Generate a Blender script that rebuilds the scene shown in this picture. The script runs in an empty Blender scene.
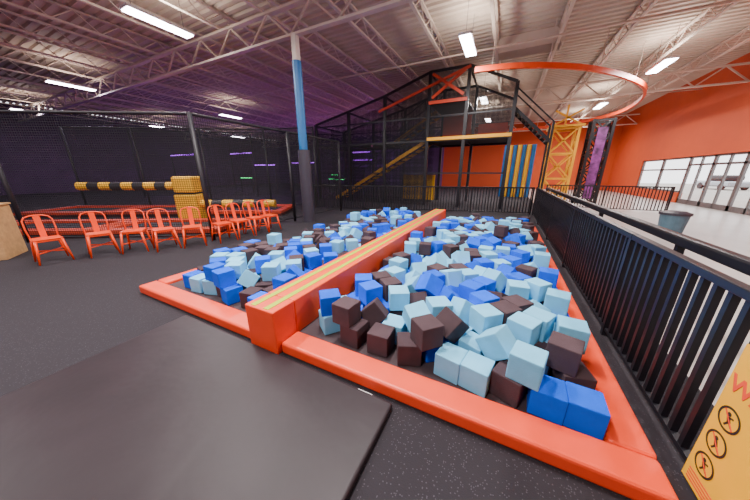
import bpy, bmesh, math, random
from mathutils import Vector, Matrix
from math import sin, cos, radians, pi, atan2, sqrt
random.seed(11)
sc = bpy.context.scene
COL = sc.collection

# ------------------------------------------------------------------ materials
def nodes_of(m):
    m.use_nodes = True
    nt = m.node_tree
    return nt, nt.nodes, nt.links, nt.nodes["Principled BSDF"]

def mat(name, c, rough=0.5, metal=0.0, var=0.12, scale=8.0, bump=0.0, bscale=60.0, spec=0.5, objrand=0.0):
    m = bpy.data.materials.new(name)
    nt, N, L, b = nodes_of(m)
    b.inputs["Roughness"].default_value = rough
    b.inputs["Metallic"].default_value = metal
    b.inputs["Specular IOR Level"].default_value = spec
    tc = N.new("ShaderNodeTexCoord")
    n = N.new("ShaderNodeTexNoise"); n.inputs["Scale"].default_value = scale; n.inputs["Detail"].default_value = 4
    L.new(tc.outputs["Object"], n.inputs["Vector"])
    mr = N.new("ShaderNodeMapRange")
    mr.inputs["To Min"].default_value = 1 - var; mr.inputs["To Max"].default_value = 1 + var
    mr.inputs["From Min"].default_value = 0.25; mr.inputs["From Max"].default_value = 0.75
    L.new(n.outputs["Fac"], mr.inputs["Value"])
    hv = N.new("ShaderNodeHueSaturation"); hv.inputs["Color"].default_value = (*c, 1)
    if objrand > 0:
        oi = N.new("ShaderNodeObjectInfo")
        m2 = N.new("ShaderNodeMapRange"); m2.inputs["To Min"].default_value = 1 - objrand; m2.inputs["To Max"].default_value = 1 + objrand
        L.new(oi.outputs["Random"], m2.inputs["Value"])
        mu = N.new("ShaderNodeMath"); mu.operation = 'MULTIPLY'
        L.new(mr.outputs["Result"], mu.inputs[0]); L.new(m2.outputs["Result"], mu.inputs[1])
        L.new(mu.outputs[0], hv.inputs["Value"])
    else:
        L.new(mr.outputs["Result"], hv.inputs["Value"])
    L.new(hv.outputs["Color"], b.inputs["Base Color"])
    if bump > 0:
        n2 = N.new("ShaderNodeTexNoise"); n2.inputs["Scale"].default_value = bscale; n2.inputs["Detail"].default_value = 3
        L.new(tc.outputs["Object"], n2.inputs["Vector"])
        bp = N.new("ShaderNodeBump"); bp.inputs["Strength"].default_value = bump; bp.inputs["Distance"].default_value = 0.01
        L.new(n2.outputs["Fac"], bp.inputs["Height"]); L.new(bp.outputs["Normal"], b.inputs["Normal"])
    return m

def net_mat(name, pitch=0.05, width=0.16, c=(0.01, 0.01, 0.012)):
    m = bpy.data.materials.new(name)
    nt, N, L, b = nodes_of(m)
    b.inputs["Base Color"].default_value = (*c, 1); b.inputs["Roughness"].default_value = 0.8
    uv = N.new("ShaderNodeUVMap"); uv.uv_map = "UVMap"
    sp = N.new("ShaderNodeSeparateXYZ"); L.new(uv.outputs[0], sp.inputs[0])
    outs = []
    for ax in (0, 1):
        d = N.new("ShaderNodeMath"); d.operation = 'DIVIDE'; d.inputs[1].default_value = pitch; L.new(sp.outputs[ax], d.inputs[0])
        fr = N.new("ShaderNodeMath"); fr.operation = 'FRACT'; L.new(d.outputs[0], fr.inputs[0])
        lt = N.new("ShaderNodeMath"); lt.operation = 'LESS_THAN'; lt.inputs[1].default_value = width; L.new(fr.outputs[0], lt.inputs[0])
        outs.append(lt)
    mx = N.new("ShaderNodeMath"); mx.operation = 'MAXIMUM'; L.new(outs[0].outputs[0], mx.inputs[0]); L.new(outs[1].outputs[0], mx.inputs[1])
    tr = N.new("ShaderNodeBsdfTransparent"); ms = N.new("ShaderNodeMixShader")
    L.new(mx.outputs[0], ms.inputs[0]); L.new(tr.outputs[0], ms.inputs[1]); L.new(b.outputs[0], ms.inputs[2])
    L.new(ms.outputs[0], N["Material Output"].inputs["Surface"])
    return m

def emit_mat(name, c, s):
    m = bpy.data.materials.new(name); nt, N, L, b = nodes_of(m)
    b.inputs["Base Color"].default_value = (*c, 1)
    b.inputs["Emission Color"].default_value = (*c, 1); b.inputs["Emission Strength"].default_value = s
    return m

def glass_mat():
    m = bpy.data.materials.new("clear_glass"); nt, N, L, b = nodes_of(m)
    tr = N.new("ShaderNodeBsdfTransparent"); gl = N.new("ShaderNodeBsdfGlossy"); gl.inputs["Roughness"].default_value = 0.03
    ms = N.new("ShaderNodeMixShader"); ms.inputs[0].default_value = 0.08
    L.new(tr.outputs[0], ms.inputs[1]); L.new(gl.outputs[0], ms.inputs[2]); L.new(ms.outputs[0], N["Material Output"].inputs["Surface"])
    return m

def floor_mat():
    m = bpy.data.materials.new("speckled_rubber_and_concrete"); nt, N, L, b = nodes_of(m)
    tc = N.new("ShaderNodeTexCoord")
    vo = N.new("ShaderNodeTexVoronoi"); vo.inputs["Scale"].default_value = 95; L.new(tc.outputs["Object"], vo.inputs["Vector"])
    sp = N.new("ShaderNodeSeparateColor"); L.new(vo.outputs["Color"], sp.inputs[0])
    gt = N.new("ShaderNodeMath"); gt.operation = 'GREATER_THAN'; gt.inputs[1].default_value = 0.78; L.new(sp.outputs[0], gt.inputs[0])
    lt = N.new("ShaderNodeMath"); lt.operation = 'LESS_THAN'; lt.inputs[1].default_value = 0.35; L.new(vo.outputs["Distance"], lt.inputs[0])
    mu = N.new("ShaderNodeMath"); mu.operation = 'MULTIPLY'; L.new(gt.outputs[0], mu.inputs[0]); L.new(lt.outputs[0], mu.inputs[1])
    rub = N.new("ShaderNodeMix"); rub.data_type = 'RGBA'
    rub.inputs[6].default_value = (0.020, 0.016, 0.021, 1); rub.inputs[7].default_value = (0.055, 0.048, 0.06, 1)
    L.new(mu.outputs[0], rub.inputs[0])
    no = N.new("ShaderNodeTexNoise"); no.inputs["Scale"].default_value = 1.2; no.inputs["Detail"].default_value = 6; L.new(tc.outputs["Object"], no.inputs["Vector"])
    con = N.new("ShaderNodeMix"); con.data_type = 'RGBA'
    con.inputs[6].default_value = (0.42, 0.38, 0.36, 1); con.inputs[7].default_value = (0.60, 0.56, 0.53, 1); L.new(no.outputs["Fac"], con.inputs[0])
    sx = N.new("ShaderNodeSeparateXYZ"); L.new(tc.outputs["Object"], sx.inputs[0])
    g = N.new("ShaderNodeMath"); g.operation = 'GREATER_THAN'; g.inputs[1].default_value = 1.55; L.new(sx.outputs[0], g.inputs[0])
    fin = N.new("ShaderNodeMix"); fin.data_type = 'RGBA'; L.new(g.outputs[0], fin.inputs[0]); L.new(rub.outputs[2], fin.inputs[6]); L.new(con.outputs[2], fin.inputs[7])
    L.new(fin.outputs[2], b.inputs["Base Color"])
    r = N.new("ShaderNodeMapRange"); r.inputs["To Min"].default_value = 0.85; r.inputs["To Max"].default_value = 0.3; L.new(g.outputs[0], r.inputs["Value"]); L.new(r.outputs[0], b.inputs["Roughness"])
    b.inputs["Specular IOR Level"].default_value = .3
    n2 = N.new("ShaderNodeTexNoise"); n2.inputs["Scale"].default_value = 120; L.new(tc.outputs["Object"], n2.inputs["Vector"])
    bp = N.new("ShaderNodeBump"); bp.inputs["Strength"].default_value = 0.25; bp.inputs["Distance"].default_value = 0.004
    L.new(n2.outputs["Fac"], bp.inputs["Height"]); L.new(bp.outputs[0], b.inputs["Normal"])
    return m

def backwall_mat():
    m = bpy.data.materials.new("two_colour_paint"); nt, N, L, b = nodes_of(m)
    b.inputs["Roughness"].default_value = 0.8
    tc = N.new("ShaderNodeTexCoord"); sx = N.new("ShaderNodeSeparateXYZ"); L.new(tc.outputs["Object"], sx.inputs[0])
    g = N.new("ShaderNodeMath"); g.operation = 'GREATER_THAN'; g.inputs[1].default_value = -7.0; L.new(sx.outputs[0], g.inputs[0])
    fin = N.new("ShaderNodeMix"); fin.data_type = 'RGBA'; L.new(g.outputs[0], fin.inputs[0])
    fin.inputs[6].default_value = (0.16, 0.08, 0.2, 1); fin.inputs[7].default_value = (0.55, 0.075, 0.015, 1)
    L.new(fin.outputs[2], b.inputs["Base Color"]); return m

M_floor = floor_mat(); M_back = backwall_mat()
M_orangewall = mat("orange_paint", (0.56, 0.072, 0.014), 0.7, var=0.05, scale=1.5)
M_darkwall = mat("dark_plum_paint", (0.10, 0.05, 0.12), 0.8, var=0.2, scale=1)
M_deck = mat("painted_metal_deck", (0.56, 0.47, 0.39), 0.6, var=0.08, scale=0.6)
M_joist = mat("cream_painted_steel", (0.66, 0.57, 0.49), 0.5, var=0.06, scale=2)
M_black = mat("black_powder_coat", (0.010, 0.009, 0.013), 0.4, 0.1, var=0.15, scale=20)
M_blackmat = mat("matt_black_padding", (0.014, 0.012, 0.017), 0.55, var=0.2, scale=10)
M_vinyl = mat("orange_red_vinyl", (0.86, 0.062, 0.014), 0.45, var=0.05, scale=5, bump=0.08, bscale=120)
M_vinyl2 = mat("bright_orange_vinyl", (0.90, 0.085, 0.016), 0.42, var=0.05, scale=5, bump=0.08, bscale=120)
M_redpad = mat("deep_orange_pad", (0.55, 0.05, 0.016), 0.5, var=0.1)
M_stripe = mat("yellow_green_stripe", (0.42, 0.55, 0.01), 0.55, var=0.05, spec=.3)
M_yellow = mat("yellow_vinyl", (0.80, 0.42, 0.015), 0.45, var=0.05)
M_yellowsteel = mat("yellow_painted_steel", (0.80, 0.38, 0.012), 0.4, 0.1, var=0.06)
M_mat = mat("dark_vinyl_mat", (0.020, 0.012, 0.016), 0.45, var=0.15, scale=3, bump=0.8, bscale=3, spec=.28)
M_chair = mat("orange_enamel_metal", (0.82, 0.055, 0.004), 0.32, 0.0, var=0.04, spec=.35)
M_blue = mat("blue_vinyl", (0.005, 0.12, 0.34), 0.45, var=0.06)
M_greypad = mat("grey_vinyl", (0.035, 0.03, 0.045), 0.5, var=0.1)
M_wood = mat("plywood", (0.50, 0.28, 0.12), 0.6, var=0.2, scale=12)
M_white = mat("white_plastic", (0.8, 0.8, 0.8), 0.5, var=0.03)
M_foamL = mat("light_blue_foam", (0.19, 0.55, 0.80), 0.9, var=0.06, scale=10, bump=0.3, bscale=160, spec=0.2, objrand=0.08)
M_foamB = mat("royal_blue_foam", (0.003, 0.10, 0.80), 0.9, var=0.08, scale=10, bump=0.3, bscale=160, spec=0.2, objrand=0.12)
M_foamD = mat("charcoal_foam", (0.070, 0.043, 0.050), 0.92, var=0.10, scale=10, bump=0.35, bscale=160, spec=0.2, objrand=0.15)
M_net = net_mat("black_netting", 0.05, 0.17)
M_netd = net_mat("dense_black_netting", 0.045, 0.27)
M_lamp = emit_mat("lamp_lens", (1.0, 0.95, 1.0), 30)
M_purple = emit_mat("purple_neon", (0.45, 0.08, 1.0), 4)
M_green = emit_mat("green_neon", (0.05, 1.0, 0.25), 3)
M_pink = mat("magenta_panel", (0.16, 0.03, 0.16), 0.5, var=0.9, scale=5)
M_bin = mat("blue_grey_plastic", (0.08, 0.15, 0.20), 0.45)
M_glass = glass_mat()
M_alu = mat("aluminium_frame", (0.16, 0.14, 0.14), 0.4, 0.5)
M_pave = mat("pale_pavement", (0.45, 0.42, 0.38), 0.9, scale=0.5)
M_red = mat("sign_red", (0.75, 0.06, 0.02), 0.5, var=0.02)
M_signblack = mat("sign_black", (0.015, 0.015, 0.015), 0.5, var=0.02)
M_signyellow = mat("sign_yellow", (0.85, 0.43, 0.004), 0.5, var=0.02)
M_pad = mat("pit_base_padding", (0.05, 0.03, 0.035), 0.8)
M_bed = mat("trampoline_bed", (0.012, 0.010, 0.016), 0.7, var=0.2)
M_maroon = mat("maroon_mat", (0.06, 0.01, 0.012), 0.6)
M_car = mat("silver_car_paint", (0.4, 0.42, 0.45), 0.3, 0.5)
M_leaf = mat("hedge_green", (0.05, 0.11, 0.04), 0.9, var=.4, scale=3)

# ------------------------------------------------------------------ mesh builder
class MB:
    def __init__(s): s.v = []; s.f = []; s.m = []
    def box(s, c, size, R=None, m=0):
        c = Vector(c); h = Vector(size) / 2; b = len(s.v)
        for sx in (-1, 1):
            for sy in (-1, 1):
                for sz in (-1, 1):
                    p = Vector((sx * h.x, sy * h.y, sz * h.z))
                    if R is not None: p = R @ p
                    s.v.append(c + p)
        for q in ((0, 1, 3, 2), (4, 6, 7, 5), (0, 4, 5, 1), (2, 3, 7, 6), (0, 2, 6, 4), (1, 5, 7, 3)):
            s.f.append([b + i for i in q]); s.m.append(m)
        return s
    def lim(s, a, b_, m=0):
        return s.box([(a[i] + b_[i]) / 2 for i in range(3)], [abs(b_[i] - a[i]) for i in range(3)], None, m)
    def bar(s, p1, p2, w, h, m=0, up=(0, 0, 1)):
        p1 = Vector(p1); p2 = Vector(p2); d = p2 - p1; x = d.normalized(); u = Vector(up)
        if abs(x.dot(u)) > 0.98: u = Vector((0, 1, 0))
        y = u.cross(x).normalized(); z = x.cross(y)
        R = Matrix((x, y, z)).transposed()
        return s.box((p1 + p2) / 2, (d.length, w, h), R, m)
    def ring(s, c, ax, r, n, r2=None, ph=0):
        ax = Vector(ax).normalized(); u = Vector((0, 0, 1)) if abs(ax.z) < 0.95 else Vector((1, 0, 0))
        a = u.cross(ax).normalized(); b2 = ax.cross(a)
        b = len(s.v)
        for i in range(n):
            t = 2 * pi * i / n + ph
            s.v.append(Vector(c) + a * cos(t) * r + b2 * sin(t) * (r2 or r))
        return b
    def tube(s, p1, p2, r, n=10, m=0, r2=None, caps=True):
        p1 = Vector(p1); p2 = Vector(p2); ax = p2 - p1
        a = s.ring(p1, ax, r, n); b = s.ring(p2, ax, r if r2 is None else r2, n)
        for i in range(n):
            j = (i + 1) % n; s.f.append([a + i, a + j, b + j, b + i]); s.m.append(m)
        if caps:
            s.f.append([a + i for i in range(n)][::-1]); s.m.append(m); s.f.append([b + i for i in range(n)]); s.m.append(m)
        return s
    def path(s, pts, r, n=8, m=0):
        pts = [Vector(p) for p in pts]; rings = []
        for i, p in enumerate(pts):
            if i == 0: t = pts[1] - p
            elif i == len(pts) - 1: t = p - pts[i - 1]
            else: t = (pts[i + 1] - p).normalized() + (p - pts[i - 1]).normalized()
            rings.append(s.ring(p, t, r, n))
        for a, b in zip(rings, rings[1:]):
            for i in range(n):
                j = (i + 1) % n; s.f.append([a + i, a + j, b + j, b + i]); s.m.append(m)
        s.f.append([rings[0] + i for i in range(n)][::-1]); s.m.append(m); s.f.append([rings[-1] + i for i in range(n)]); s.m.append(m)
        return s
    def quad(s, a, b, c, d, m=0):
        k = len(s.v); s.v += [Vector(a), Vector(b), Vector(c), Vector(d)]; s.f.append([k, k + 1, k + 2, k + 3]); s.m.append(m); return s
    def mesh(s, name, mats, smooth=False):
        me = bpy.data.meshes.new(name); me.from_pydata([tuple(v) for v in s.v], [], s.f); me.update()
        for m in mats: me.materials.append(m)
        for i, p in enumerate(me.polygons):
            p.material_index = s.m[i]; p.use_smooth = smooth
        bm = bmesh.new(); bm.from_mesh(me); bmesh.ops.recalc_face_normals(bm, faces=bm.faces); bm.to_mesh(me); bm.free()
        return me
    def obj(s, name, mats, parent=None, loc=(0, 0, 0), rot=(0, 0, 0), bevel=0, seg=2, smooth=False, **kw):
        if not isinstance(mats, (list, tuple)): mats = [mats]
        o = bpy.data.objects.new(name, s.mesh(name, mats, smooth)); return place(o, parent, loc, rot, bevel, seg, **kw)

def place(o, parent=None, loc=(0, 0, 0), rot=(0, 0, 0), bevel=0, seg=2, **kw):
    COL.objects.link(o); o.location = loc; o.rotation_euler = rot
    if parent: o.parent = parent
    if bevel:
        b = o.modifiers.new("bevel", 'BEVEL'); b.width = bevel; b.segments = seg; b.limit_method = 'ANGLE'
    for k, v in kw.items(): o[k] = v
    return o

def root(name, loc, rotz=0, **kw):
    e = bpy.data.objects.new(name, None); e.empty_display_size = 0.2
    COL.objects.link(e); e.location = loc; e.rotation_euler = (0, 0, rotz)
    for k, v in kw.items(): e[k] = v
    return e

def dup(rt, loc, rotz):
    e = rt.copy(); COL.objects.link(e); e.location = loc; e.rotation_euler = (0, 0, rotz)
    for ch in list(rt.children):
        c = ch.copy(); COL.objects.link(c); c.parent = e
        for g in list(ch.children):
            k = g.copy(); COL.objects.link(k); k.parent = c
    return e

def net_panel(name, p0, p1, z0, z1, parent, m=None, zb=None):
    m = m or M_net
    x0, y0 = p0; x1, y1 = p1; L = sqrt((x1 - x0) ** 2 + (y1 - y0) ** 2)
    za, zc = (z0, z1) if zb is None else zb
    me = bpy.data.meshes.new(name)
    me.from_pydata([(x0, y0, z0), (x1, y1, za), (x1, y1, zc), (x0, y0, z1)], [], [(0, 1, 2, 3)])
    uv = me.uv_layers.new(name="UVMap")
    for i, c in enumerate(((0, z0), (L, za), (L, zc), (0, z1))): uv.data[i].uv = c
    me.materials.append(m)
    o = bpy.data.objects.new(name, me); COL.objects.link(o); o.parent = parent
    return o

XL, XR, YN, YF, ZC = -34.0, 8.7, -4.0, 32.0, 6.6

# ------------------------------------------------------------------ foam cubes (rigid body settled)
S = 0.195
def cube_mesh(name, m):
    bm = bmesh.new(); bmesh.ops.create_cube(bm, size=S)
    bmesh.ops.bevel(bm, geom=bm.edges[:], offset=0.009, segments=2, profile=.6, affect='EDGES')
    me = bpy.data.meshes.new(name); bm.to_mesh(me); bm.free(); me.materials.append(m); return me
PX0, PX1, PY0, PY1 = -4.13, 0.73, 1.56, 8.30
BX0, BX1 = -2.02, -1.65
PB = 0.07
meshes = [cube_mesh("foam_cube_light", M_foamL), cube_mesh("foam_cube_blue", M_foamB), cube_mesh("foam_cube_dark", M_foamD)]
cubes = []
bpy.ops.rigidbody.world_add()
rbc = bpy.data.collections.new("rb"); sc.rigidbody_world.collection = rbc
sim = []
def collider(a, b):
    o = MB().lim(a, b).obj("collider", M_pad)
    c = (Vector(a) + Vector(b)) / 2
    for v in o.data.vertices: v.co -= c
    o.location = c
    bpy.context.view_layer.objects.active = o; bpy.ops.object.select_all(action='DESELECT'); o.select_set(True)
    bpy.ops.rigidbody.object_add(type='PASSIVE'); o.rigid_body.collision_shape = 'BOX'; o.rigid_body.friction = 0.5
    sim.append(o); return o
H = 5
fl = collider((PX0 - 1, PY0 - 1, -1), (PX1 + 1, PY1 + 1, PB + .003))
collider((PX0 - 1, PY0 - 1, 0), (PX0, PY1 + 1, H)); collider((PX1, PY0 - 1, 0), (PX1 + 1, PY1 + 1, H))
collider((PX0 - 1, PY0 - 1, 0), (PX1 + 1, PY0, H)); collider((PX0 - 1, PY1, 0), (PX1 + 1, PY1 + 1, H))
collider((BX0 - 0.01, PY0 - 1, 0), (BX1 + 0.01, PY1 + 1, 3.5))
# shake the base so that stacks topple and the heap levels out
fl.rigid_body.kinematic = True; base = fl.location.copy()
fl.keyframe_insert("location", frame=1); fl.keyframe_insert("location", frame=36)
for i, f in enumerate(range(40, 76, 4)):
    a = .14
    fl.location = base + Vector((a * (1 if i % 2 else -1), a * (1 if (i // 2) % 2 else -1), 0)); fl.keyframe_insert("location", frame=f)
fl.location = base; fl.keyframe_insert("location", frame=80)
sxl = [-3.94 + 0.365 * i for i in range(5)]; sxr = [-1.45 + 0.362 * i for i in range(6)]
first = None
for lay in range(5):
    ox = .15 if lay % 2 else 0; oy = .19 if lay in (1, 2) else 0
    for x in [v + ox for v in sxl + sxr]:
        for r in range(17):
            y = 1.755 + oy + .372 * r
            pr = 1 if lay < 4 else .12
            if random.random() > pr: continue
            k = random.choices((0, 1, 2), (0.36, 0.31, 0.33))[0]
            loc = (x + random.uniform(-.008, .008), y + random.uniform(-.015, .015), 0.45 + lay * 0.37)
            rot = [random.uniform(0, 6), random.uniform(0, 6), random.uniform(0, 6)]
            if first is None:
                o = bpy.data.objects.new("foam_cube", meshes[k]); COL.objects.link(o)
                bpy.context.view_layer.objects.active = o; bpy.ops.object.select_all(action='DESELECT'); o.select_set(True)
                bpy.ops.rigidbody.object_add(type='ACTIVE'); o.rigid_body.collision_shape = 'BOX'; o.rigid_body.friction = 0.7
                o.rigid_body.linear_damping = 0.05; o.rigid_body.angular_damping = 0.15; o.rigid_body.restitution = 0.1
                first = o
            else:
                o = first.copy(); o.data = meshes[k]
                if o.name not in COL.objects: COL.objects.link(o)
                if o.name not in rbc.objects: rbc.objects.link(o)
            o.location = loc; o.rotation_euler = rot
            o["k"] = k; cubes.append(o)
sc.rigidbody_world.point_cache.frame_end = 140
for fr in range(1, 121): sc.frame_set(fr)
dg = bpy.context.evaluated_depsgraph_get()
mats_w = [o.evaluated_get(dg).matrix_world.copy() for o in cubes]
bpy.ops.rigidbody.world_remove()
for o in sim: bpy.data.objects.remove(o, do_unlink=True)
sc.frame_set(1)
ks = [o["k"] for o in cubes]
for o in cubes: bpy.data.objects.remove(o, do_unlink=True)
bpy.data.collections.remove(rbc)
cubes = []; kk = []
for Mx, k in zip(mats_w, ks):
    t = Mx.translation
    if not (PX0 < t.x < PX1 and PY0 < t.y < PY1 and 0 < t.z < 1): continue
    o = bpy.data.objects.new("foam_cube", meshes[k]); COL.objects.link(o); o.matrix_world = Mx; cubes.append(o); kk.append(k)
ks = kk
bpy.context.view_layer.update(); dg = bpy.context.evaluated_depsgraph_get()
cam_loc = Vector((0, 0, 1.6)); h = S / 2
score = []
for o in cubes:
    hits = 0; c = o.matrix_world.translation
    for fx, fy, fz in [(1,0,0),(-1,0,0),(0,1,0),(0,-1,0),(0,0,1),(0,0,-1)] + [(a*.8,b*.8,s) for a in (-1,1) for b in (-1,1) for s in (-1,1)] + [(a*.8,s,b*.8) for a in (-1,1) for b in (-1,1) for s in (-1,1)]:
        p = o.matrix_world @ Vector((fx * h, fy * h, fz * h)); d = p - cam_loc
        ok, loc, nn, idx, ob, mm = sc.ray_cast(dg, cam_loc, d.normalized(), distance=d.length + 0.05)
        if ok and (loc - p).length < 0.02: hits += 1
    score.append(hits / (c - cam_loc).length_squared)
order = sorted(range(len(cubes)), key=lambda i: -score[i])
lab = {0: ("light blue foam cube lying in the foam pit"), 1: ("royal blue foam cube lying in the foam pit"), 2: ("charcoal brown foam cube lying in the foam pit")}
stuff = bmesh.new()
for rank, i in enumerate(order):
    o = cubes[i]
    if rank < 298 and score[i] > 0:
        o["label"] = lab[ks[i]]; o["category"] = "foam cube"; o["group"] = "foam cubes in the pit"
    else:
        tmp = meshes[ks[i]].copy(); tmp.transform(o.matrix_world)
        n0 = len(stuff.faces); stuff.from_mesh(tmp); stuff.faces.ensure_lookup_table()
        for fc in stuff.faces[n0:]: fc.material_index = ks[i]
        bpy.data.meshes.remove(tmp); bpy.data.objects.remove(o, do_unlink=True)
me = bpy.data.meshes.new("foam_cube_pile"); stuff.to_mesh(me); stuff.free()
for m in (M_foamL, M_foamB, M_foamD): me.materials.append(m)
place(bpy.data.objects.new("foam_cube_pile", me), label="heap of blue and charcoal foam cubes filling the pit", category="foam cubes", kind="stuff", group="foam cubes in the pit")

# ------------------------------------------------------------------ room shell
MB().lim((XL, YN, -0.1), (XR + 0.2, YF, 0)).obj("floor", M_floor, kind="structure")
c = MB(); y = YN
while y < YF:
    for (a, za, b, zb) in ((0, 0, .13, 0), (.13, 0, .17, .07), (.17, .07, .26, .07), (.26, .07, .30, 0)):
        c.quad((XL, y + a, ZC + za), (XR + .2, y + a, ZC + za), (XR + .2, y + b, ZC + zb), (XL, y + b, ZC + zb))
    y += .3
c.obj("ceiling", M_deck, kind="structure")
MB().lim((XL - .2, YN, 0), (XL, YF, ZC)).obj("wall_left", M_darkwall, kind="structure")
MB().lim((XL, YN - .2, 0), (XR + .2, YN, ZC)).obj("wall_near", M_darkwall, kind="structure")
MB().lim((XL, YF, 0), (XR + .2, YF + .2, ZC)).obj("wall_back", M_back, kind="structure")
W0, W1, DY = 13.0, 26.0, 20.5
w = MB(); w.lim((XR, YN, 0), (XR + .2, W0, ZC)).lim((XR, W1, 0), (XR + .2, YF, ZC)).lim((XR, W0, 2.45), (XR + .2, W1, ZC)).lim((XR, DY, 0), (XR + .2, W1, 0.55))
w.obj("wall_right", M_orangewall, kind="structure")
def storefront(name, y0, y1, z0, z1, n, ztr=None, foot=0.0):
    b = MB(); x0, x1 = XR + .06, XR + .14; t = 0.09
    b.lim((x0, y0, z1 - t), (x1, y1, z1)).lim((x0, y0, z0), (x1, y1, z0 + t + foot))
    for i in range(n + 1):
        y = y0 + (y1 - y0 - t) * i / n; b.lim((x0, y, z0), (x1, y + t, z1))
    if ztr: b.lim((x0, y0, ztr), (x1, y1, ztr + t))
    b.lim((XR + .095, y0, z0), (XR + .105, y1, z1), 1)
    b.obj(name, [M_alu, M_glass], kind="structure")
storefront("window_1", DY, 23.2, .55, 2.45, 1, 1.75); storefront("window_2", 23.25, W1, .55, 2.45, 1, 1.75)
storefront("door_1", 18.6, DY, 0, 2.45, 2, 1.98, .15); storefront("door_2", 16.7, 18.6, 0, 2.45, 2, 1.98, .15)
storefront("door_3", 14.8, 16.7, 0, 2.45, 2, 1.98, .15); storefront("door_4", W0, 14.8, 0, 2.45, 2, 1.98, .15)
MB().lim((XR + .2, 0, -.12), (70, 60, -.02)).obj("ground", M_pave, kind="structure")
b = MB()
for i in range(14): b.lim((30, 18 + i * 2.6, -.02), (31.6, 20.4 + i * 2.6, 1.3 + .4 * ((i * 7) % 3)))
b.obj("hedge", M_leaf, bevel=.3, seg=2, label="clipped green hedge along the car park outside", category="hedge")
for (x, y) in [(19, 27), (22, 33.5), (20, 40)]:
    r = root("car", (x, y, -.02), .1, label="silver car parked outside the glass doors", category="car", group="cars parked outside")
    b = MB(); b.lim((-.9, -2.1, .3), (.9, 2.1, .85)); b.obj("body", M_car, r, bevel=.15, seg=3)
    MB().lim((-.75, -1.2, .85), (.75, 1.1, 1.42)).obj("cabin", M_black, r, bevel=.22, seg=3)
    for sx in (-.82, .82):
        for sy in (-1.3, 1.3): MB().tube((sx - .1, sy, .33), (sx + .1, sy, .33), .33, 16).obj("wheel", M_blackmat, r)

# roof steel
def truss(L, dep, pitch, cw, ww):
    b = MB(); b.lim((-cw / 2, 0, 0), (cw / 2, L, .06)).lim((-cw / 2, 0, dep - .06), (cw / 2, L, dep))
    n = int(L / pitch); p = L / n
    for i in range(n):
        y = i * p; b.bar((0, y, .03), (0, y + p / 2, dep - .03), ww, ww); b.bar((0, y + p / 2, dep - .03), (0, y + p, .03), ww, ww)
    return b
jm = truss(YF - YN, .5, 1.1, .1, .025).mesh("roof_joist", [M_joist])
x = XL + 1.0
while x < XR - .3:
    o = bpy.data.objects.new("roof_joist", jm); COL.objects.link(o); o.location = (x, YN, ZC - .52)
    o["label"] = "cream open-web steel joist under the roof deck"; o["category"] = "roof joist"; o["group"] = "roof joists"; x += 2.0
gm = truss(XR - XL, .75, 1.6, .16, .05).mesh("roof_girder", [M_joist])
for y in (6.63, 18.2, 29.0):
    o = bpy.data.objects.new("roof_girder", gm); COL.objects.link(o); o.location = (XR, y, ZC - 1.28); o.rotation_euler = (0, 0, pi / 2)
    o["label"] = "cream steel truss girder crossing below the joists"; o["category"] = "roof girder"; o["group"] = "roof girders"
for y in (11.5, 21.5):
    MB().tube((XL, y, 5.9), (XR, y, 5.9), .035).obj("sprinkler_pipe", M_joist, smooth=True, label="thin painted sprinkler pipe under the joists", category="pipe", group="sprinkler pipes")
v = MB().lim((-1.1, -.35, 0), (1.1, .35, .5))
for i in range(9): v.box((0, -.3 + i * .075, -.01), (2.1, .05, .012), Matrix.Rotation(.5, 3, 'X'), 1)
v.obj("air_vent", [M_joist, M_deck], loc=(.1, 12.95, 6.1), label="rectangular louvred air vent fixed to the ceiling", category="vent")

# light fixtures
def fixture(loc, first=None):
    if first: return dup(first, loc, 0)
    r = root("ceiling_light", loc, label="suspended white linear lamp, switched on", category="ceiling light", group="ceiling lights")
    MB().lim((-.19, -.78, 0), (.19, .78, .07)).obj("lamp_housing", M_white, r, bevel=.01)
    MB().lim((-.16, -.75, -.03), (.16, .75, 0)).obj("lamp_lens", M_lamp, r)
    for s in (-.6, .6): MB().tube((0, s, .07), (0, s, 1.08), .006, 6).obj("suspension_cable", M_black, r)
    return r
LP = [(-8.98, 4.8), (-18.7, 5.6), (-28.6, 6.2), (-28, 13.2), (-18.3, 13.2), (-27.7, 20.5), (-1.65, 9.9), (-1.7, 16.9), (-1.85, 22.9), (4.7, 14.9), (4.5, 21.4),
      (-1.65, 2.6), (4.7, 4.5), (-9, -1.6), (-18.7, -1.5), (4.6, 28.2), (-1.65, -2.4), (-4.6, 2.2)]
f0 = None
for (x, y) in LP:
    f = fixture((x, y, 5.5), f0); f0 = f0 or f
    left = x < -12
    ld = bpy.data.lights.new("lamp_glow", 'AREA'); ld.shape = 'RECTANGLE'; ld.size = .3; ld.size_y = 1.45
    ld.energy = 80 if left else 350; ld.color = (.8, .62, 1.0) if left else (1.0, .95, .91)
    lo = bpy.data.objects.new("lamp_glow", ld); COL.objects.link(lo); lo.location = (x, y, 5.455)
    ud = bpy.data.lights.new("added_uplight", 'AREA'); ud.shape = 'RECTANGLE'; ud.size = .3; ud.size_y = 1.45  # added upward fill above each fixture, brightens the roof deck
    ud.energy = 32 if left else 64; ud.color = (1.0, .80, .70) if left else (1.0, .88, .78)
    uo = bpy.data.objects.new("added_uplight", ud); COL.objects.link(uo); uo.location = (x, y, 5.60); uo.rotation_euler = (pi, 0, 0)
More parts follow.
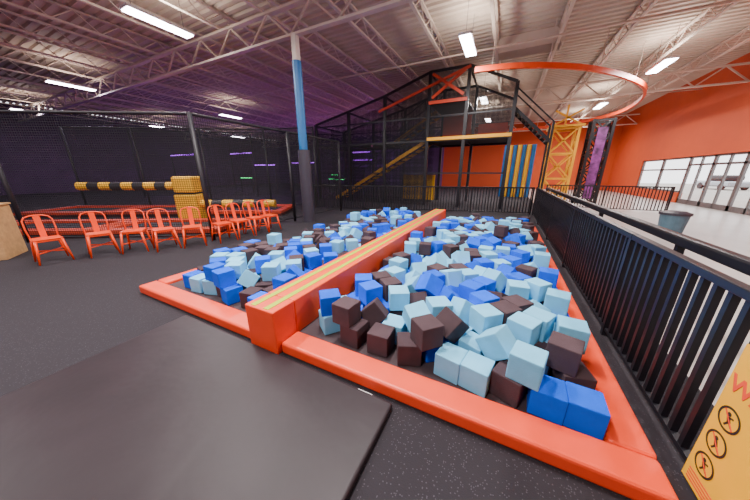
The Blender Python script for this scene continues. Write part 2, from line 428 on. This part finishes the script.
for (x, y, z, e, colr) in [(-14, 12, 1.8, 110, (.5, .1, 1)), (-22, 10, 1.8, 110, (.45, .1, 1)), (-16, 20, 2.0, 220, (.6, .1, .9)), (-26, 18, 2.2, 150, (.5, .1, 1)), (-10, 19, 2.5, 90, (1, .2, .5)), (-13, 5, 3.0, 50, (.9, .45, .7)), (-15, 28, 2.8, 350, (.5, .08, 1))]:
    ld = bpy.data.lights.new("coloured_glow", 'POINT'); ld.energy = e; ld.color = colr; ld.shadow_soft_size = .08
    lo = bpy.data.objects.new("coloured_glow", ld); COL.objects.link(lo); lo.location = (x, y, z)

# ------------------------------------------------------------------ foam pit
FP = root("foam_pit", (0, 0, 0), label="large foam pit with an orange-red padded vinyl border", category="foam pit")
MB().lim((PX0, PY0, 0), (PX1, PY1, PB)).obj("pit_base", M_pad, FP, label="dark padded base")
def pads(a, b, axis, n):
    for i in range(n):
        t0, t1 = i / n, (i + 1) / n; g = .004
        if axis == 'x': A = (a[0] + (b[0] - a[0]) * t0 + g, a[1], 0); B = (a[0] + (b[0] - a[0]) * t1 - g, b[1], .115)
        else: A = (a[0], a[1] + (b[1] - a[1]) * t0 + g, 0); B = (b[0], a[1] + (b[1] - a[1]) * t1 - g, .115)
        c = [(A[j] + B[j]) / 2 for j in range(2)] + [0]
        MB().lim([A[j] - c[j] for j in range(3)], [B[j] - c[j] for j in range(3)]).obj("border_pad", M_vinyl, FP, loc=c, bevel=.025, seg=3)
pads((-4.35, 1.34), (BX0, 1.56), 'x', 1); pads((BX1, 1.34), (0.95, 1.56), 'x', 1)
pads((-4.35, 1.56), (-4.13, 8.30), 'y', 3); pads((.73, 1.56), (.95, 8.30), 'y', 3)
pads((-4.35, 8.30), (BX0, 8.52), 'x', 1); pads((BX1, 8.30), (.95, 8.52), 'x', 1)
br = root("balance_beam", ((BX0 + BX1) / 2, 1.3, 0), label="orange padded balance beam with yellow stripes spanning the foam pit", category="balance beam")
hw = (BX1 - BX0) / 2 - .003
MB().lim((-hw, 0, 0), (hw, .258, .44)).obj("end_block", M_vinyl, br, bevel=.012)
MB().lim((-hw, .262, PB + .002), (hw, 7.0, .44)).obj("beam_body", M_vinyl2, br, bevel=.012)
MB().lim((-hw, 7.004, 0), (hw, 7.22, .44)).obj("end_block", M_vinyl, br, bevel=.012)
for s in (-.12, .045):
    MB().lim((s, .02, .4405), (s + .06, 7.2, .444)).obj("yellow_stripe", M_stripe, br, label="yellow-green stripe")

# floor mat
mr = root("landing_mat", (-1.79, .03, 0), label="dark vinyl landing mat lying beside the pit edge", category="mat")
MB().lim((-1.285, -1.35, 0), (1.285, 1.25, .05)).obj("mat_cover", M_mat, mr, bevel=.015, seg=3)
MB().lim((1.00, 1.245, .012), (1.12, 1.254, .04)).obj("sewn_tag", M_white, mr, label="small white sewn tag")

# ------------------------------------------------------------------ railings
def railing(p0, p1, n, label, group, bw=.015):
    p0 = Vector(p0); p1 = Vector(p1); d = (p1 - p0); L = d.length / n; ang = atan2(d.y, d.x)
    bal = MB().lim((-bw, -bw, .09), (bw, bw, 1.02)).mesh("baluster", [M_black])
    for i in range(n):
        o = p0 + d * i / n
        r = root("railing", (o.x, o.y, 0), ang, label=label, category="railing", group=group)
        MB().lim((0, -.03, 1.02), (L, .03, 1.07)).obj("top_rail", M_black, r, bevel=.006)
        MB().lim((0, -.02, .06), (L, .02, .09)).obj("bottom_rail", M_black, r)
        MB().lim((0, -.03, 0), (.05, .03, 1.02)).obj("post", M_black, r)
        if i == n - 1: MB().lim((L - .05, -.03, 0), (L, .03, 1.02)).obj("post", M_black, r)
        nb = int((L - .05) / .112)
        for k in range(1, nb + 1):
            x = .025 + L * k / (nb + 1)
            b = bpy.data.objects.new("baluster", bal); COL.objects.link(b); b.parent = r; b.location = (x, 0, 0)
railing((1.12, .85), (1.12, 11.75), 5, "black steel railing beside the foam pit", "pit railing sections", .017)
railing((-8.0, 9.5), (1.05, 11.8), 4, "black steel railing behind the foam pit", "rear railing sections")
railing((1.8, 14.9), (6.2, 14.9), 2, "black steel railing across the lobby", "lobby railing sections")
hr = root("handrail", (1.45, .9, 0), label="black handrail on posts running outside the pit railing", category="handrail")
MB().lim((-.045, 0, .99), (.045, 10.9, 1.08)).obj("top_rail", M_black, hr, bevel=.02)
for i in range(6):
    MB().lim((-.025, .02 + i * 2.16, 0), (.025, .07 + i * 2.16, .99)).obj("post", M_black, hr)

# warning sign on railing (faces -X)
sg = root("warning_sign", (1.082, 1.62, .03), label="yellow warning sign with round prohibition pictograms fixed to the railing", category="sign")
MB().lim((-.006, -.62, 0), (.003, 0, .83)).obj("sign_panel", M_signyellow, sg)
def text(body, size, y, z, m, parent, name="lettering"):
    cu = bpy.data.curves.new("t", 'FONT'); cu.body = body; cu.size = size; cu.extrude = .0008; cu.offset = size * .02
    o = bpy.data.objects.new("t", cu); COL.objects.link(o); bpy.context.view_layer.update()
    me = bpy.data.meshes.new_from_object(o.evaluated_get(bpy.context.evaluated_depsgraph_get())); bpy.data.objects.remove(o, do_unlink=True)
    me.materials.clear(); me.materials.append(m); me.name = name
    me.transform(Matrix(((0, 0, -1, -.0075), (-1, 0, 0, y), (0, 1, 0, z), (0, 0, 0, 1))))
    q = bpy.data.objects.new(name, me); COL.objects.link(q); q.parent = parent
text("WARNING", .115, -.015, .60, M_red, sg)
def disc(b, y, z, r, r0, m, n=28, x=-.0075):
    k = len(b.v)
    for i in range(n):
        t = 2 * pi * i / n
        b.v.append(Vector((x, y + cos(t) * r, z + sin(t) * r))); b.v.append(Vector((x, y + cos(t) * r0, z + sin(t) * r0)))
    for i in range(n):
        j = (i + 1) % n; b.f.append([k + 2 * i, k + 2 * j, k + 2 * j + 1, k + 2 * i + 1]); b.m.append(m)
for row in range(3):
    for colm in range(2):
        y0 = -.09 - colm * .30; z0 = .47 - row * .15
        b = MB(); disc(b, y0, z0, .062, .051, 0); disc(b, y0, z0, .051, .0005, 1, x=-.007)
        disc(b, y0 + .008, z0 + .025, .011, .0005, 0, 12)
        b.bar((-.0076, y0 + .006, z0 + .012), (-.0076, y0 - .006, z0 - .012), .0012, .019, 0)
        b.bar((-.0076, y0 - .004, z0 - .01), (-.0076, y0 + .012 - .02 * colm, z0 - .037), .0012, .009, 0)
        b.bar((-.0076, y0 - .006, z0 - .01), (-.0076, y0 - .026, z0 - .028), .0012, .009, 0)
        b.bar((-.0076, y0 + .004, z0 + .01), (-.0076, y0 - .02 + .03 * (row % 2), z0 + .018), .0012, .008, 0)
        b.bar((-.0078, y0 + .036, z0 + .036), (-.0078, y0 - .036, z0 - .036), .0012, .008, 2)
        b.obj("pictogram", [M_signblack, M_signyellow, M_red], sg)
b = MB()
for i in range(4): b.lim((-.0075, -.58 + .07 * (i % 2), .075 - .018 * i), (-.006, -.03, .083 - .018 * i))
b.obj("small_print", M_red, sg)

# ------------------------------------------------------------------ steel column with pads
cr = root("column", (-5.88, 6.6, 0), label="painted steel column wrapped in blue and grey padding", category="column")
MB().lim((-.08, -.08, 0), (.08, .08, 5.33)).obj("steel_shaft", M_joist, cr)
MB().tube((0, 0, 0), (0, 0, 2.30), .19, 20).obj("grey_padding", M_greypad, cr, smooth=False, label="dark grey round padding")
MB().tube((0, 0, 2.31), (0, 0, 4.70), .13, 20).obj("blue_padding", M_blue, cr, label="blue round padding")

# ------------------------------------------------------------------ chairs
def chair(loc, rz):
    r = root("metal_chair", loc, rz, label="orange enamelled metal bistro chair standing before the net", category="chair", group="orange metal chairs")
    b = MB(); b.lim((-.18, -.18, .435), (.18, .18, .45)); b.lim((-.17, -.17, .40), (.17, -.16, .435)).lim((-.17, .16, .40), (.17, .17, .435)).lim((.16, -.17, .40), (.17, .17, .435)).lim((-.17, -.17, .40), (-.16, .17, .435))
    b.obj("seat", M_chair, r, bevel=.008)
    for sx in (-1, 1):
        for sy in (-1, 1):
            l = MB(); l.tube((sx * .155, sy * .155, .43), (sx * .215, sy * .205, 0), .024, 8, r2=.014); l.obj("leg", M_chair, r, smooth=True)
    l = MB(); l.bar((-.18, -.18, .2), (.18, .18, .2), .012, .02).bar((-.18, .18, .2), (.18, -.18, .2), .012, .02); l.obj("leg_brace", M_chair, r)
    pts = [(-.16, -.165, .43), (-.185, -.18, .6), (-.215, -.175, .76), (-.225, -.14, .82), (-.23, -.07, .845), (-.232, 0, .85), (-.23, .07, .845), (-.225, .14, .82), (-.215, .175, .76), (-.185, .18, .6), (-.16, .165, .43)]
    MB().path(pts, .0135, 8).obj("back_frame", M_chair, r, smooth=True)
    b = MB(); b.bar((-.165, 0, .44), (-.228, 0, .84), .085, .008, up=(1, 0, 0)); b.obj("back_splat", M_chair, r, bevel=.002)
    return r
c0 = chair((-7.50, 1.27, 0), radians(-4))
for (x, y, a) in [(-7.22, 1.88, -12), (-6.9, 2.32, -35), (-6.52, 2.68, -15), (-6.24, 3.12, -30), (-6.02, 3.68, -8), (-6.02, 4.14, -2), (-6.0, 4.60, 0), (-6.0, 5.05, -2)]:
    dup(c0, (x, y, 0), radians(a))
pb = root("plywood_box", (-8.85, .75, 0), radians(-30), label="plain plywood box standing beside the net", category="box")
MB().lim((-.35, -.35, 0), (.35, .35, 1.0)).obj("box_body", M_wood, pb, bevel=.01)
MB().lim((-.37, -.37, 1.0), (.37, .37, 1.03)).obj("box_top", M_wood, pb)

# ------------------------------------------------------------------ netting enclosures
def net_wall(p0, p1, n, h, label, group, m=None, start=True):
    p0 = Vector(p0); p1 = Vector(p1); d = p1 - p0; L = d.length; ang = atan2(d.y, d.x)
    r = root("safety_net", (p0.x, p0.y, 0), ang, label=label, category="safety net", group=group)
    for i in range(0 if start else 1, n + 1): MB().tube((L * i / n, 0, 0), (L * i / n, 0, h), .045, 10).obj("post", M_blackmat, r, smooth=True)
    MB().tube((.06, 0, h - .03), (L, 0, h - .03), .03, 8).obj("top_rail", M_blackmat, r)
    MB().tube((.06, 0, .12), (L, 0, .12), .02, 8).obj("bottom_rail", M_blackmat, r)
    for i in range(n): net_panel("netting", (L * i / n + .06, 0), (L * (i + 1) / n, 0), .12, h - .03, r, m)
NL = "tall black safety net on padded posts behind the chairs"
net_wall((-6.35, 3.6), (-10.1, 1.45), 1, 2.87, NL, "court safety nets")
net_wall((-10.1, 1.45), (-14.8, -1.3), 1, 2.87, NL, "court safety nets", start=False)
net_wall((-6.35, 3.6), (-6.4, 9.3), 2, 2.87, NL, "court safety nets", start=False)
ND = "black safety net dividing the trampoline courts"
net_wall((-10.6, 9.2), (-18, 4.6), 3, 3.6, ND, "court divider nets")
net_wall((-10.6, 9.2), (-8.1, 9.8), 1, 3.6, ND, "court divider nets", start=False)
net_wall((-12.5, 14.5), (-22, 8.5), 3, 4.2, ND, "court divider nets")
net_wall((-12.5, 14.5), (-10.8, 16.5), 1, 4.2, ND, "court divider nets", start=False)

# trampolines behind the net
DV = Vector((-3.75, -2.15)).normalized(); NV = Vector((DV.y, -DV.x)); P0 = Vector((-6.35, 3.6)); ang = atan2(DV.y, DV.x)
def tramp(al, no, la, ln):
    c = P0 + DV * al + NV * no
    r = root("trampoline", (c.x, c.y, 0), ang, label="rectangular black trampoline bed framed by orange pads", category="trampoline", group="court trampolines")
    MB().lim((-la / 2 + .3, -ln / 2 + .3, .12), (la / 2 - .3, ln / 2 - .3, .135)).obj("bed", M_bed, r)
    b = MB(); b.lim((-la / 2, -ln / 2, .1), (la / 2, -ln / 2 + .3, .2)).lim((-la / 2, ln / 2 - .3, .1), (la / 2, ln / 2, .2)).lim((-la / 2, -ln / 2 + .3, .1), (-la / 2 + .3, ln / 2 - .3, .2)).lim((la / 2 - .3, -ln / 2 + .3, .1), (la / 2, ln / 2 - .3, .2))
    b.obj("frame_pad", M_redpad, r)
    MB().lim((-la / 2 + .02, -ln / 2 + .02, 0), (la / 2 - .02, ln / 2 - .02, .098)).obj("base_frame", M_maroon, r)
for i in range(3): tramp(1.7 + i * 3.25, 1.2, 3.2, 1.7)
for i in range(3): tramp(1.0 + i * 3.25, 4.7, 3.2, 2.2)
sw = root("rotating_sweeper", (-9.2, 4.75, 0), ang, label="yellow padded rotating sweeper machine with yellow and black arms", category="game machine")
MB().lim((-.33, -.33, 0), (.33, .33, .95)).obj("pedestal", M_yellow, sw, bevel=.05, seg=3)
MB().lim((-.31, -.31, 1.0), (.31, .31, 1.5)).obj("rotor_head", M_yellow, sw, bevel=.06, seg=3)
MB().lim((-.28, -.28, .95), (.28, .28, 1.0)).obj("bearing", M_black, sw)
def arm(x0, sgn, z, n):
    b = MB()
    for i in range(n): b.tube((x0 + sgn * i * .34, 0, z), (x0 + sgn * (i + 1) * .34, 0, z), .13, 14, 1 - i % 2)
    b.obj("padded_arm", [M_blackmat, M_yellow], sw)
arm(.31, 1, 1.2, 9); arm(-.33, -1, .62, 7)
for (x, y, z, m, L, lb) in [(-15.5, 22, 1.0, M_green, 2.0, "green"), (-19, 21, 2.6, M_purple, 3.0, "purple"), (-13.5, 24, 2.9, M_purple, 2.5, "purple"), (-23, 17, 3.4, M_purple, 3, "purple"), (-17, 24, 1.4, M_green, 1.2, "green"), (-27, 14, 3.2, M_purple, 4, "purple"), (-12, 21, 3.4, M_purple, 1.8, "purple"), (-20, 15, 1.2, M_green, 1.4, "green"), (-17, 14.5, 2.2, M_purple, 2.2, "purple")]:
    r = root("neon_light", (x, y, 0), 0, label="%s neon tube on a black stand" % lb, category="neon light", group="neon lights")
    MB().tube((-L / 2, 0, z), (L / 2, 0, z), .04, 8).obj("tube", m, r)
    for s in (-L / 2, L / 2): MB().lim((s - .04, -.04, 0), (s + .04, .04, z - .04)).obj("stand", M_black, r)

# ------------------------------------------------------------------ climbing tower
T = root("climbing_tower", (-3.7, 13.0, 0), label="black steel climbing tower with yellow stairs, decks and netting", category="play structure")
hs = {-6.8: 4.3, -4.5: 4.8, -2.3: 5.3, 0: 6.0, 1.7: 6.0, 3.6: 5.15}
for X, hh in hs.items():
    for Yy in (0, 3): MB().lim((X - .07, Yy - .07, 0), (X + .07, Yy + .07, hh)).obj("post", M_black, T)
keys = sorted(hs)
b = MB()
for a, c in zip(keys, keys[1:]):
    for Yy in (0, 3):
        b.bar((a, Yy, hs[a]), (c, Yy, hs[c]), .08, .1); b.bar((a, Yy, 3.1), (c, Yy, 3.1), .06, .1)
        b.bar((a, Yy, 1.6), (c, Yy, 1.6), .05, .06); b.bar((a, Yy, 4.15), (c, Yy, 4.15), .05, .06)
for X in keys: b.bar((X, 0, hs[X] - .05), (X, 3, hs[X] - .05), .08, .08); b.bar((X, 0, 3.1), (X, 3, 3.1), .06, .1)
b.obj("cross_beams", M_black, T)
MB().lim((0, 0, 3.15), (3.6, 3, 3.22)).obj("deck", M_blackmat, T)
MB().lim((-4.5, 1.5, 3.15), (-2.3, 3, 3.22)).obj("deck", M_blackmat, T)
MB().lim((0, 0, 4.7), (1.7, 3, 4.78)).obj("deck", M_blackmat, T)
MB().lim((.0, -.1, 3.10), (3.65, -.072, 3.24)).obj("deck_edge", M_yellowsteel, T, label="yellow deck edge")
MB().lim((.0, -.1, 4.66), (1.7, -.072, 4.80)).obj("deck_edge", M_redpad, T, label="deep orange deck edge")
def stair(x0, z0, x1, z1, y0, y1, n, ms, name="staircase"):
    b = MB()
    for yy in (y0, y1): b.bar((x0, yy, z0 + .0), (x1, yy, z1), .06, .16, 0)
    for i in range(n):
        t = (i + .5) / n; xx = x0 + (x1 - x0) * t; zz = z0 + (z1 - z0) * t
        b.box((xx, (y0 + y1) / 2, zz), (abs(x1 - x0) / n * .9, y1 - y0 - .06, .04), None, 1)
        b.box((xx - abs(x1 - x0) / n * .45, (y0 + y1) / 2, zz + .02), (.04, y1 - y0 - .06, .05), None, 0)
    for yy in (y0, y1):
        b.bar((x0, yy, z0 + .95), (x1, yy, z1 + .95), .04, .04, 1)
        for t in (0.02, .25, .5, .75, .98):
            xx = x0 + (x1 - x0) * t; zz = z0 + (z1 - z0) * t; b.lim((xx - .02, yy - .02, zz), (xx + .02, yy + .02, zz + .95), 1)
    b.obj(name, ms, T)
stair(-5.7, .1, -.05, 3.15, .2, 1.3, 15, [M_yellowsteel, M_black])
stair(-2.6, 3.2, -.05, 4.72, 1.7, 2.8, 8, [M_yellowsteel, M_black])
b = MB(); b.bar((-2.6, -.1, 4.6), (1.75, -.1, 5.95), .06, .11); b.obj("diagonal_beam", M_redpad, T)
MB().bar((.15, -.13, 4.9), (1.55, -.13, 5.85), .05, .12).obj("crossed_pad", M_redpad, T)
MB().bar((.15, -.19, 5.85), (1.55, -.19, 4.9), .05, .12).obj("crossed_pad", M_redpad, T)
MB().lim((.1, 2.7, 3.25), (1.6, 2.9, 4.6)).obj("pad_panel", M_redpad, T)
MB().lim((2.0, 2.7, 3.25), (3.4, 2.95, 4.1)).obj("pad_panel", M_redpad, T)
MB().lim((-2.2, 2.75, 0), (-.2, 2.92, 1.5)).obj("pad_panel", M_yellow, T)
for (a, c, z0, z1, zb) in [(-6.8, -4.5, 0, 4.3, (0, 4.8)), (-4.5, -2.3, 0, 4.8, (0, 5.3)), (-2.3, 0, 0, 5.3, (0, 6.0)), (0, 1.7, 3.3, 6.0, None), (1.7, 3.6, 3.3, 6.0, (3.3, 5.15))]:
    net_panel("netting", (a, -.02), (c, -.02), z0, z1, T, M_netd, zb); net_panel("netting", (a, 3.02), (c, 3.02), z0, z1, T, M_netd, zb)
net_panel("netting", (-6.8, 1.45), (0, 1.45), 0, 4.3, T, M_netd, (0, 6.0))
b = MB()
for yy in (.2, 1.3): b.bar((3.6, yy, 4.25), (5.1, yy, 2.85), .05, .12); b.bar((3.6, yy, 5.0), (5.1, yy, 3.6), .05, .05)
for yy in (.2, 1.3): b.lim((5.07, yy - .04, 0), (5.15, yy + .04, 3.6))
for i in range(9): t = (i + .5) / 9; b.box((3.6 + 1.5 * t, .75, 4.25 - 1.4 * t), (.14, 1.1, .03))
b.obj("launch_ramp", M_black, T)

# ring track
rp = [(-1.55, 11.17), (-.25, 11.42), (1.16, 12.13), (2.53, 13.23), (3.84, 14.79), (4.95, 16.71), (5.61, 19.18), (5.71, 22.0), (4.75, 24.43), (2.63, 26.3), (-1.07, 26.9)]
def catmull(P, n=8):
    out = []
    for i in range(len(P) - 1):
        p0 = P[max(i - 1, 0)]; p1 = P[i]; p2 = P[i + 1]; p3 = P[min(i + 2, len(P) - 1)]
        for k in range(n):
            t = k / n
            out.append(tuple(.5 * ((2 * p1[j]) + (-p0[j] + p2[j]) * t + (2 * p0[j] - 5 * p1[j] + 4 * p2[j] - p3[j]) * t * t + (-p0[j] + 3 * p1[j] - 3 * p2[j] + p3[j]) * t ** 3) for j in (0, 1)))
    out.append(P[-1]); return out
rr = root("overhead_track", (0, 0, 5.12), label="orange curved overhead glide track hung from the roof", category="overhead track")
cp = catmull(rp); b = MB(); k0 = []
for i, p in enumerate(cp):
    q = cp[min(i + 1, len(cp) - 1)]; o = cp[max(i - 1, 0)]; t = Vector((q[0] - o[0], q[1] - o[1])).normalized(); nn = Vector((-t.y, t.x)) * .05
    k = len(b.v); k0.append(k)
    for s, z in ((-1, 0), (1, 0), (1, .17), (-1, .17)): b.v.append(Vector((p[0] + nn.x * s, p[1] + nn.y * s, z)))
for a, c in zip(k0, k0[1:]):
    for i in range(4):
        j = (i + 1) % 4; b.f.append([a + i, a + j, c + j, c + i]); b.m.append(0)
b.f.append([k0[0] + i for i in range(4)]); b.m.append(0); b.f.append([k0[-1] + i for i in range(4)]); b.m.append(0)
b.obj("track_beam", M_vinyl2, rr)
for i in range(4, len(cp), 10): MB().tube((cp[i][0], cp[i][1], .17), (cp[i][0], cp[i][1], 1.45), .014, 6).obj("hanger_rod", M_joist, rr)

# truss towers
def truss_tower(name, loc, w, hgt, m, label, cat):
    r = root(name, loc, 0, label=label, category=cat)
    P = [(-w / 2, -w / 2), (w / 2, -w / 2), (w / 2, w / 2), (-w / 2, w / 2)]
    for (x, y) in P: MB().lim((x - .06, y - .06, 0), (x + .06, y + .06, hgt)).obj("corner_post", m, r)
    b = MB(); n = max(3, int(hgt / w)); s = hgt / n
    for i in range(n + 1):
        z = min(i * s, hgt - .05)
        for a in range(4): p = P[a]; q = P[(a + 1) % 4]; b.bar((*p, z + .0), (*q, z), .07, .09)
    for i in range(n):
        for a in range(4):
            p = P[a]; q = P[(a + 1) % 4]; z0 = i * s; z1 = (i + 1) * s
            b.bar((*p, z0), (*q, z1), .05, .07); b.bar((*p, z1), (*q, z0), .05, .07)
    b.obj("bracing", m, r); return r
r = truss_tower("truss_tower", (2.45, 17.9, 0), 1.15, 3.9, M_yellowsteel, "yellow lattice steel tower below the overhead track", "tower")
MB().lim((-.75, -.75, 3.9), (.75, .75, 4.0)).obj("top_platform", M_yellowsteel, r)
b = MB(); b.bar((-.6, -.6, 4.0), (.6, -.6, 4.7), .06, .08).bar((.6, -.6, 4.0), (-.6, -.6, 4.7), .06, .08); b.lim((-.04, -.04, 4.0), (.04, .04, 5.05)); b.obj("upper_brace", M_yellowsteel, r)
r = truss_tower("speaker_tower", (4.0, 17.9, 0), .8, 4.2, M_black, "black lattice tower with a dark magenta patterned panel", "tower")
MB().lim((-.2, -.5, .3), (.2, -.47, 3.8)).obj("panel", M_pink, r)
for i in range(7):
    m = M_blue if i % 2 == 0 else M_yellow
    MB().tube((0, 0, 0), (0, 0, 3.4), .13, 14).obj("padded_pole", m, loc=(-.25 + i * .27, 20.5, 0), smooth=False, label="%s padded pole standing beyond the tower" % ("blue" if i % 2 == 0 else "yellow"), category="padded pole", group="padded poles")
tb = root("waste_bin", (4.3, 9.9, 0), label="round blue-grey waste bin standing on the lobby floor", category="waste bin")
MB().tube((0, 0, 0), (0, 0, .5), .24, 24, r2=.29).obj("bin_body", M_bin, tb, smooth=False)
MB().tube((0, 0, .5), (0, 0, .56), .32, 24).tube((0, 0, .56), (0, 0, .60), .30, 24, r2=.2).obj("bin_lid", M_greypad, tb)

# ------------------------------------------------------------------ world, camera
wd = bpy.data.worlds.new("world"); sc.world = wd; wd.use_nodes = True
bg = wd.node_tree.nodes["Background"]; bg.inputs[0].default_value = (.95, .97, 1, 1); bg.inputs[1].default_value = 4.0
cam = bpy.data.cameras.new("camera"); cam.sensor_width = 36; cam.lens = 12.0; cam.clip_end = 200
co = bpy.data.objects.new("camera", cam); COL.objects.link(co); co.location = (0, 0, 1.6); co.rotation_euler = (radians(90 - 17.1), 0, radians(26.8))
sc.camera = co
